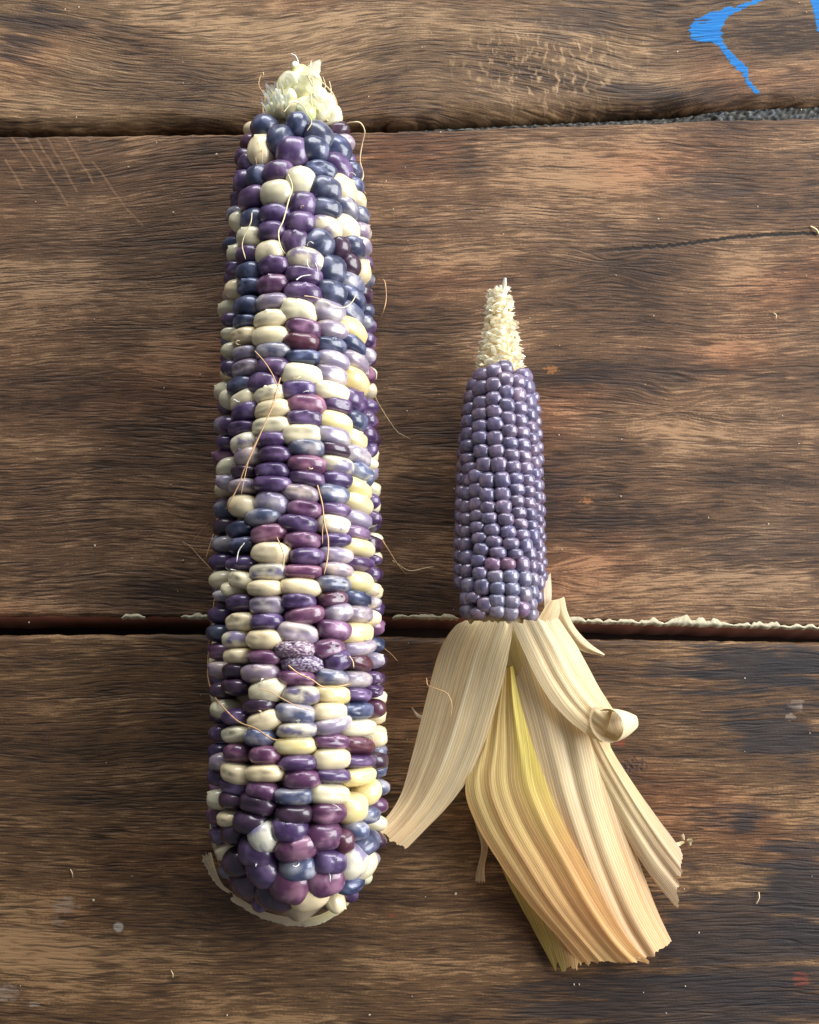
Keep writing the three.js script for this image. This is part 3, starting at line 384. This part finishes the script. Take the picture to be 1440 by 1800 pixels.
// a leaf between two edges; points are [px, py, height in mm]; bulge in mm lifts the middle, folds ripple it across
function leaf(name, L, R, { bulge = 1.2, folds = [], tint = () => CREAM, N = 70, M = 48, ragged = 0.6, raggedTop = 0, edgeRag = 0, seed = 1, uScale = 1, parent = cobSmall, label, sag } = {}) {
  const cv = (pts) => new THREE.CatmullRomCurve3(pts.map(([x, y, h]) => at(x, y, h * MM)), false, 'centripetal'), cl = cv(L), cr = cv(R);
  const P = [], up = new THREE.Vector3(0, 1, 0), pos = [], uv = [], col = [], idx = [];
  const len = (cl.getLength() + cr.getLength()) / 2, A = cl.getSpacedPoints(N), B = cr.getSpacedPoints(N);
  for (let i = 0; i <= N; i++) { const a = A[i], b = B[i], s = i / N, wd = a.distanceTo(b);
    const along = i < N ? A[i + 1].clone().add(B[i + 1]).sub(a).sub(b).normalize() : A[i].clone().add(B[i]).sub(A[i - 1]).sub(B[i - 1]).normalize();
    for (let j = 0; j <= M; j++) { const u = j / M, p = a.clone().lerp(b, u);
      let y = (typeof bulge === 'function' ? bulge(s) : bulge) * MM * Math.sin(Math.PI * u) + 0.00007 * noise(u * 16 + seed, s * 2) + 0.0005 * noise(u * 3 + seed * 2, s * 2.5 + seed);
      for (const [fu, fw, fh, s0 = -1, s1 = 2] of folds) y += 0.55 * fh * MM * Math.exp(-(((u - fu) / fw) ** 2)) * smooth(s0, s0 + 0.25, s) * smooth(s1 + 0.25, s1, s);
      p.addScaledVector(up, y);
      const edge = smooth(0.88, 1, s) * ragged * MM * (2.0 * fbm(u * 5 + seed * 3, seed, 3) + 0.5 * smooth(0.05, 0.3, noise(u * 13, seed)) + 0.25 * noise(u * 34, seed)); p.addScaledVector(along, edge);
      if (raggedTop) p.addScaledVector(along, smooth(0.1, 0, s) * raggedTop * MM * 1.6 * fbm(u * 8 + seed, 3 + seed, 3));
      if (edgeRag && u < 0.5) { const e = p.clone().sub(b).normalize(); p.addScaledVector(e, edgeRag * MM * (1 - 2 * u) * (1.2 * fbm(s * 14 + seed, seed, 3) + 0.35 * fbm(s * 60, seed, 2))); p.y += 0.6 * edgeRag * MM * (1 - 2 * u) * noise(s * 11, seed + 5); }
      pos.push(p.x, p.y, p.z); uv.push(seed * 0.137 + (u - 0.5) * lerp(wd, 0.014, 0.45) / 0.045 * uScale, s * len / 0.06);
      const c = tint(u, s), g = 1 + 0.10 * fbm(u * 5 + seed, s * 4, 2); col.push(c[0] * g, c[1] * g, c[2] * g); } }
  const K = M + 1; for (let i = 0; i < N; i++) for (let j = 0; j < M; j++) { const a = i * K + j, b = a + K; idx.push(a, b, a + 1, a + 1, b, b + 1); }
  const o = mesh(name, geo(pos, idx, { uv, col }), huskMat, parent); if (label) o.userData.label = label; return o;
}
// stalk bundle: back sheath, front wraps, then loose leaves
leaf('husk_leaf', [[838, 1250, 5], [834, 1340, 4.5], [850, 1440, 4], [888, 1540, 3], [930, 1620, 2.4], [975, 1704, 1.6]], [[960, 1250, 9], [990, 1360, 9], [1020, 1480, 8.5], [1040, 1580, 8], [1050, 1640, 6], [1040, 1688, 4]], { bulge: 2, seed: 3, ragged: 1.4, tint: (u, s) => mix3([0.80, 0.68, 0.20], ORANGE, smooth(0.1, 0.5, u)), label: 'olive yellow inner husk leaf' });
leaf('husk_leaf', [[880, 1130, 15], [902, 1230, 13], [930, 1340, 12], [966, 1450, 11], [1008, 1560, 9], [1050, 1640, 7], [1092, 1694, 5]], [[1010, 1130, 10], [1062, 1260, 8], [1088, 1400, 6], [1112, 1480, 4.5], [1140, 1560, 3], [1160, 1610, 2], [1182, 1656, 1]], { bulge: 3.2, seed: 8, ragged: 0.8, folds: [[0.46, 0.05, -1.4, 0.1, 0.9], [0.60, 0.07, 0.9], [0.30, 0.06, 0.9], [0.8, 0.05, -0.9]], tint: (u, s) => mix3(mix3(PALE, CREAM, u), [0.93, 0.68, 0.38], smooth(0.35, 0.9, s + 0.25 * noise(u * 8, s * 2))) });
leaf('husk_leaf', [[880, 1180, 14], [862, 1240, 12.5], [842, 1310, 12.5], [818, 1385, 12], [836, 1446, 11.5], [880, 1520, 10.8], [930, 1590, 9.2], [985, 1652, 6.5], [1016, 1690, 5]], [[902, 1170, 15.5], [916, 1240, 15], [944, 1330, 14.5], [984, 1430, 14], [1030, 1520, 12.5], [1066, 1590, 11], [1096, 1640, 9], [1122, 1672, 7.5], [1142, 1690, 6]], { bulge: 0.9, seed: 12, ragged: 0.9, N: 90, M: 64, folds: [[0.30, 0.05, 0.7], [0.52, 0.05, -0.7], [0.75, 0.06, 0.9], [0.12, 0.05, 0.5]], tint: (u, s) => mix3(mix3([0.92, 0.78, 0.34], ORANGE, smooth(0.25, 0.75, s + 0.3 * noise(u * 6, s))), GREENY, smooth(0.55, 0.85, u) * smooth(0.62, 0.25, s) * 0.9), label: 'orange and yellow outer husk leaf wrapped across the stalk' });
leaf('husk_leaf', [[990, 1250, 12], [1026, 1330, 9], [1062, 1400, 7.5], [1104, 1476, 6], [1144, 1540, 5], [1186, 1592, 4]], [[1048, 1262, 10], [1078, 1322, 8], [1118, 1384, 7], [1152, 1432, 6], [1180, 1470, 5.5], [1199, 1496, 5]], { bulge: 1.4, seed: 27, ragged: 1.4, folds: [[0.4, 0.08, -0.8], [0.7, 0.05, 0.6]], tint: (u, s) => mix3(CREAM, [0.88, 0.74, 0.52], smooth(0.5, 1, s)), label: 'narrow husk leaf splayed to the side with a torn end' });
leaf('husk_leaf', [[938, 1100, 14], [954, 1074, 15], [968, 1055, 14], [978, 1086, 9.5], [992, 1116, 6], [1018, 1142, 3], [1060, 1154, 1]], [[978, 1100, 8], [985, 1074, 11], [991, 1049, 12], [998, 1076, 8.5], [1012, 1104, 5.5], [1036, 1130, 3], [1063, 1150, 1]], { bulge: 1.0, seed: 31, ragged: 0.1, M: 24, tint: () => [0.92, 0.84, 0.58], label: 'small pointed husk leaf folded out behind the ear' });
leaf('husk_leaf', [[956, 1086, 10], [957, 1060, 12], [956, 1034, 13], [960, 1012, 12.5]], [[964, 1090, 6], [969, 1060, 8], [970, 1034, 10], [968, 1008, 12]], { bulge: 0.4, seed: 33, ragged: 0.3, M: 10, N: 24, tint: () => [0.80, 0.76, 0.60] });
// right front leaf, ending in a curl
leaf('husk_leaf', [[898, 1094, 23.5], [903, 1104, 23], [922, 1148, 20.5], [950, 1205, 18.5], [985, 1252, 17.5], [1022, 1284, 17], [1058, 1306, 16]], [[984, 1090, 19], [992, 1102, 17.5], [1012, 1132, 15.5], [1034, 1172, 15], [1052, 1206, 15], [1066, 1228, 15.5], [1078, 1246, 16.5]], { bulge: (s) => 2.2 * (1 - 0.5 * s), seed: 41, ragged: 0, raggedTop: 0.9, folds: [[0.3, 0.06, -0.8], [0.55, 0.05, 0.6]], tint: (u, s) => mix3(PALE, CREAM, 0.6 * s + 0.2 * noise(u * 6, s * 3)), label: 'pale husk leaf with a curled end' });
{ // the curl: the leaf's end rolled into a cone
  const pos = [], uv = [], col = [], idx = [], N = 44, M = 16, a0 = at(1068, 1272, 21 * MM), a1 = at(1118, 1268, 10 * MM), ax = a1.clone().sub(a0), up = new THREE.Vector3(0, 1, 0), axn = ax.clone().normalize(), e1v = new THREE.Vector3().crossVectors(axn, up).normalize(), e2v = new THREE.Vector3().crossVectors(e1v, axn).normalize();
  for (let i = 0; i <= N; i++) for (let j = 0; j <= M; j++) { const s = i / N, v = j / M, ph = -2.4 + s * 6.0, skew = 0.0016 * Math.sin(ph * 0.7), R = lerp(0.0050, 0.0018, Math.pow(v, 1.6)) * lerp(1, 0.80, s), p = a0.clone().addScaledVector(ax, v * (1 - 0.12 * Math.sin(ph))).addScaledVector(e1v, Math.cos(ph) * R + skew * (1 - v) * 0.4).addScaledVector(e2v, Math.sin(ph) * R);
    pos.push(p.x, p.y, p.z); uv.push(v * 0.3 + 0.2, s * 0.5); const g = 0.97 + 0.1 * noise(s * 8, v * 4); col.push(0.82 * g, 0.76 * g, 0.55 * g); }
  for (let i = 0; i < N; i++) for (let j = 0; j < M; j++) { const a = i * (M + 1) + j, b = a + M + 1; idx.push(a, b, a + 1, a + 1, b, b + 1); }
  const curlMat = huskMat.clone(); curlMat.transmission = 0; mesh('husk_curl', geo(pos, idx, { uv, col }), curlMat, cobSmall); }
// left leaf, bent down over the base of the ear
leaf('husk_leaf', [[812, 1093, 21], [803, 1098, 19], [784, 1122, 15], [770, 1152, 12], [754, 1210, 10], [738, 1275, 9], [722, 1338, 8.5], [704, 1398, 9], [680, 1436, 11], [657, 1456, 13]], [[900, 1095, 25.5], [901, 1102, 25], [896, 1140, 22], [884, 1200, 18.5], [866, 1262, 15.5], [846, 1320, 13.5], [820, 1374, 12], [785, 1420, 10.5], [750, 1456, 10], [716, 1491, 10]], { bulge: (s) => 2.6 - 1.6 * s, seed: 51, ragged: 0.7, raggedTop: 0.9, N: 90, folds: [[0.5, 0.05, 0.7, 0.0, 0.9], [0.3, 0.05, -0.6], [0.72, 0.06, -0.6, 0.2, 1.2]], tint: (u, s) => mix3(mix3(PALE, CREAM, 0.5 + 0.6 * noise(u * 5, s * 2)), TAN, smooth(0.55, 1, s) * 0.6), label: 'broad husk leaf bent down towards the large ear' });
leaf('husk_leaf', [[828, 1410, 3], [836, 1450, 2], [846, 1490, 1.2], [838, 1530, 0.8], [835, 1549, 0.6]], [[842, 1410, 3], [852, 1450, 2.4], [858, 1490, 1.6], [852, 1525, 0.9], [853, 1549, 0.6]], { bulge: 0.5, seed: 61, ragged: 0.5, M: 14, N: 36, tint: () => [0.88, 0.74, 0.50], label: 'thin torn strip of husk' });
leaf('husk_leaf', [[838, 1430, 3.4], [846, 1456, 2.8], [860, 1480, 2], [872, 1504, 1.2]], [[850, 1430, 3.4], [860, 1456, 2.8], [872, 1482, 2], [881, 1500, 1]], { bulge: 0.5, seed: 63, ragged: 0.6, M: 12, N: 24, tint: () => [0.74, 0.66, 0.48] });
leaf('husk_leaf', [[746, 1268, 6], [734, 1262, 5], [724, 1246, 4]], [[752, 1256, 6], [738, 1256, 5], [724, 1243, 4]], { bulge: 0.2, seed: 66, ragged: 0, M: 8, N: 14, tint: () => [0.74, 0.70, 0.56] });
// husk stub between the ear and the leaves
{ const pos = [], idx = [], uv = [], col = [], stub = new Ear([[1060, 806, 952], [1100, 808, 950], [1140, 830, 955], [1200, 858, 965], [1260, 880, 960]], table1([[1060, 0.0125], [1260, 0.0085]])), N = 30, M = 40;
  for (let i = 0; i <= N; i++) for (let j = 0; j <= M; j++) { const z = lerp(stub.z0, stub.z1, i / N), q = stub.surf(z, 2 * Math.PI * j / M, -0.0022 - 0.0012 * (i / N)).p; q.y = Math.max(q.y, 0.0006); pos.push(q.x, q.y, q.z); uv.push(j / M * 1.2, i / N); col.push(0.74, 0.70, 0.36); }
  for (let i = 0; i < N; i++) for (let j = 0; j < M; j++) { const a = i * (M + 1) + j, b = a + M + 1; idx.push(a, b, a + 1, a + 1, b, b + 1); }
  mesh('husk_sheath', geo(pos, idx, { uv, col }), huskMat, cobSmall); }
// husk remnants under the base of the large ear
const remnant = (L, R, o) => leaf('husk_remnant', L, R, { parent: cobLarge, ...o });
remnant([[354, 1506, 5], [366, 1532, 4], [380, 1554, 4], [400, 1570, 6]], [[372, 1500, 8], [380, 1530, 9], [392, 1555, 10], [408, 1568, 11]], { bulge: 0.6, edgeRag: 1.6, seed: 71, ragged: 0.8, raggedTop: 1.2, M: 16, N: 30, tint: () => [0.86, 0.80, 0.56] });
remnant([[404, 1582, 8], [434, 1600, 8], [466, 1617, 8.5], [510, 1627, 9], [550, 1628, 9.5], [588, 1612, 10], [618, 1584, 11]], [[412, 1572, 13], [440, 1590, 14], [470, 1604, 15], [512, 1612, 16], [548, 1612, 16], [582, 1598, 16], [606, 1574, 15]], { bulge: 0.8, edgeRag: 1.5, seed: 74, ragged: 0.8, raggedTop: 0.6, M: 20, N: 70, folds: [[0.2, 0.1, 0.5]], tint: (u, s) => mix3([0.90, 0.84, 0.62], [0.88, 0.86, 0.42], smooth(0.5, 0.8, s)) });
remnant([[366, 1400, 6], [368, 1440, 5], [372, 1480, 5], [388, 1530, 5]], [[376, 1400, 10], [380, 1440, 10], [386, 1480, 10], [400, 1530, 10]], { bulge: 0.4, seed: 77, ragged: 0.5, M: 10, N: 30, tint: () => [0.62, 0.58, 0.36] });

// ---------------------------------------------------------------- silk
const silkMat = new THREE.MeshStandardMaterial({ color: new THREE.Color().setRGB(0.60, 0.36, 0.17), roughness: 0.55 }), silkPale = new THREE.MeshStandardMaterial({ color: new THREE.Color().setRGB(0.78, 0.62, 0.36), roughness: 0.5 }), silkWhite = new THREE.MeshStandardMaterial({ color: new THREE.Color().setRGB(0.82, 0.80, 0.74), roughness: 0.5 });
const silkR = rng(301);
function silk(s, rad, m, lift = 0.5, parent = cobLarge) {     // each point rests on what lies under it
  const pts = s.split(';').map((e) => { const [x, y, h] = e.trim().split(' ').map(Number); let hh = h !== undefined ? h * MM : 0.001; if (h === undefined) { for (let i = 0; i < 10; i++) { const p = at(x, y, hh); hh = lerp(hh, Math.max(big.top(p.x, p.z), 0) + (lift + 0.5 * silkR()) * MM, 0.8); } } return at(x, y, hh); });
  const c = new THREE.CatmullRomCurve3(pts, false, 'centripetal'), n = Math.max(20, pts.length * 9), g = new THREE.TubeGeometry(c, n, rad * MM, 6);
  const p = g.attributes.position, cc = c.getSpacedPoints(n); for (let i = 0; i <= n; i++) { const k = (0.75 + 0.35 * noise(i * 0.35, silkR() * 3)) * (i > n - 4 ? (n - i + 0.6) / 4.6 : 1); for (let j = 0; j <= 6; j++) { const q = i * 7 + j; p.setXYZ(q, lerp(cc[i].x, p.getX(q), k), lerp(cc[i].y, p.getY(q), k), lerp(cc[i].z, p.getZ(q), k)); } }
  g.computeVertexNormals(); mesh('silk_strand', g, m, parent);
}
silk('602 227;618 215 22;632 215 22;641 229 20;637 252 17;633 282 15;639 307 12;634 327 12;644 341 9', 0.22, silkPale);
silk('507 307;514 329;507 354;498 388;490 407;494 435;502 446', 0.22, silkPale, 0.9);
silk('459 130 24;455 149 24;465 168 24;466 180 25', 0.16, silkMat); silk('459 130 24;463 128 25;462 133 24', 0.2, silkPale);
silk('462 185;463 215;459 240;461 271;462 290', 0.17, silkMat, 0.7); silk('452 224;455 256;461 277', 0.13, silkMat, 0.6); silk('447 250;451 285;453 296', 0.13, silkMat, 0.5);
silk('547 107 27;544 132 27;551 143 28;547 171 29;551 196 30', 0.2, silkPale); silk('540 132 28;549 151 28;554 168 29', 0.22, silkPale); silk('551 132 28;568 146 27;584 163 26;591 177 25;593 204 25', 0.2, silkPale); silk('579 143 26;582 157 26;579 182 27;574 196 28', 0.17, silkPale); silk('556 150 28;552 165 29;560 176 29;578 180 28', 0.15, silkPale); silk('512 95 26;519 98 26;525 112 26;527 122 26', 0.24, silkWhite); silk('568 136 27;572 150 27;566 168 28', 0.14, silkPale);
silk('500 196 31;515 180 31;532 186 31;540 200 31;548 214 31;540 230 31', 0.16, silkPale);
silk('443 374;441 391;433 407;426 429;432 456', 0.17, silkPale, 0.7);
silk('664 492;677 497 12;679 525 11;675 544 11;664 565', 0.17, silkMat);
silk('658 694;670 717 10;684 739 6;701 761 2;715 768 .6;722 772 .4', 0.15, silkPale);
silk('448 617;465 636;479 658;490 683;497 694', 0.18, silkMat, 0.8); silk('493 664;486 689;482 708;471 733;460 758;448 785;436 812;428 829;420 852;403 885;389 904;376 938;362 982 5', 0.19, silkMat, 1.0); silk('484 690;474 725;456 765;440 800;430 840;424 870', 0.13, silkMat, 1.0);
silk('558 853;567 888;570 916;577 949;576 979;570 1010', 0.26, silkMat, 0.9); silk('569 912;567 935;567 956', 0.14, silkMat, 0.6); silk('487 945;498 971;499 985;498 999', 0.22, silkMat, 0.7); silk('430 954;420 968;416 988', 0.17, silkWhite, 0.8);
silk('672 949;684 968 9;702 996 3;716 1011 .6', 0.2, silkMat); silk('690 985 1;720 1003 .5;745 999 .5;765 995 .4', 0.15, silkPale);
silk('380 1035 27;375 1070 27;367 1143 26;366 1191 27;376 1221 31;394 1245;420 1269;450 1281;481 1300;502 1300', 0.22, silkMat, 1.0);
silk('507 1170;525 1184;547 1194;569 1208;593 1207;617 1202', 0.24, silkMat, 0.9); silk('457 1211;476 1216;496 1228;520 1240;559 1252', 0.14, silkMat, 0.6); silk('614 1153;620 1162;622 1174', 0.2, silkPale, 0.6);
silk('320 952 .4;334 960 .5;350 978 .7;373 1002 3', 0.13, silkMat); silk('366 918 8;352 936 3;339 952 .6', 0.1, silkMat); silk('535 520;555 523;572 531;600 541;616 534;628 516', 0.15, silkPale, 0.5); silk('521 492;530 486;548 483', 0.18, silkWhite, 0.5); silk('540 456;541 466;545 472', 0.15, silkWhite, 0.5); silk('554 462;558 472;559 480', 0.12, silkWhite, 0.5); silk('676 1140 10;688 1150 6;700 1163 3', 0.12, silkMat);
silk('750 1192 12;752 1204 13;765 1210 15;786 1219 16.5;794 1237 16.5;792 1262 15.5', 0.17, silkMat, 0, cobSmall);
// short silk ends standing where a silk left its kernel
{ const r = rng(404); for (let i = 0; i < 26; i++) { const k = kernelsBig[Math.floor(r() * kernelsBig.length)]; if (k.w < 40) continue; const q = big.hit(k.x, k.y - k.h * 0.5), a = q.p.clone().addScaledVector(q.n, -0.0012), b = q.p.clone().addScaledVector(q.n, 0.0002), e = b.clone().addScaledVector(q.n, 0.0003 + 0.0004 * r()).add(new THREE.Vector3((r() - 0.5) * 0.0016, 0, (r() - 0.5) * 0.0012)), e2 = e.clone().add(new THREE.Vector3((r() - 0.5) * 0.0016, -0.0002, (r() - 0.3) * 0.0010));
  mesh('silk_stub', new THREE.TubeGeometry(new THREE.CatmullRomCurve3([a, b, e, e2]), 10, 0.00008 + 0.00005 * r(), 5), r() < 0.6 ? silkWhite : silkPale, cobLarge); } }

// ---------------------------------------------------------------- crumbs on the table
function scrap(px, py, size, seed, label, group) {
  const r = rng(seed), parts = [], o = at(px, py, 0.0003); for (let i = 0; i < 5; i++) { const a = r() * 6.28, t = new THREE.Vector3(Math.cos(a), 0.35 * r(), Math.sin(a)).normalize(), n = new THREE.Vector3(0, 1, 0).addScaledVector(t, -t.y).normalize(); parts.push(glume(o.clone().add(new THREE.Vector3((r() - 0.5) * size, 0.0002 + 0.0004 * r(), (r() - 0.5) * size)), n, t, size * (0.5 + r()), size * 0.35, 0.5 + r(), [0.62, 0.50, 0.34], r)); }
  const m = mesh('husk_scrap', mergeGeometries(parts), chaffMat, scene); m.userData = { label, category: 'scrap' }; if (group) m.userData.group = group; }
scrap(1207, 1484, 0.0026, 5, 'tiny crumpled husk scrap beside the torn tip of the splayed husk leaf');
function splinter(px, py, qx, qy, label, wide = 0.13) {
  const a = at(px, py, 0.0004), b = at(qx, qy, 0.0004), m = a.clone().lerp(b, 0.5).add(new THREE.Vector3(0.0003, 0.0004, 0));
  const o = mesh('fibre', new THREE.TubeGeometry(new THREE.CatmullRomCurve3([a, m, b]), 12, wide * MM, 5), silkPale, scene); o.userData = { label, category: 'fibre' }; }
splinter(1334, 1568, 1330, 1588, 'short pale fibre on the black-stained lower plank');
splinter(124, 1528, 128, 1542, 'short pale fibre lying on the shadowed part of the lower plank');
splinter(301, 1706, 304, 1718, 'tiny fibre near the round white paint spot');
splinter(1360, 550, 1364, 560, 'tiny pale fibre on the middle plank beside the small ear');
splinter(1425, 398, 1440, 412, 'pale splinter at the end of the crack in the middle plank', 0.25);
{ const r = rng(808), g = []; for (let i = 0; i < 120; i++) { const p = at(r() * 1440, r() * 1800, 0.0003), s = 0.00008 + 0.00016 * r() * r(); const k = new THREE.IcosahedronGeometry(s, 0); k.scale(1 + r(), 0.7, 1 + r()); k.rotateY(r() * 6); k.translate(p.x, p.y, p.z); g.push(k); }
  const m = mesh('dust_specks', mergeGeometries(g), new THREE.MeshStandardMaterial({ color: new THREE.Color().setRGB(0.55, 0.47, 0.36), roughness: 0.9 }), scene); m.userData = { kind: 'stuff', label: 'pale specks of dust and crumbs scattered over the planks', category: 'crumbs' }; }

renderer.render(scene, camera);
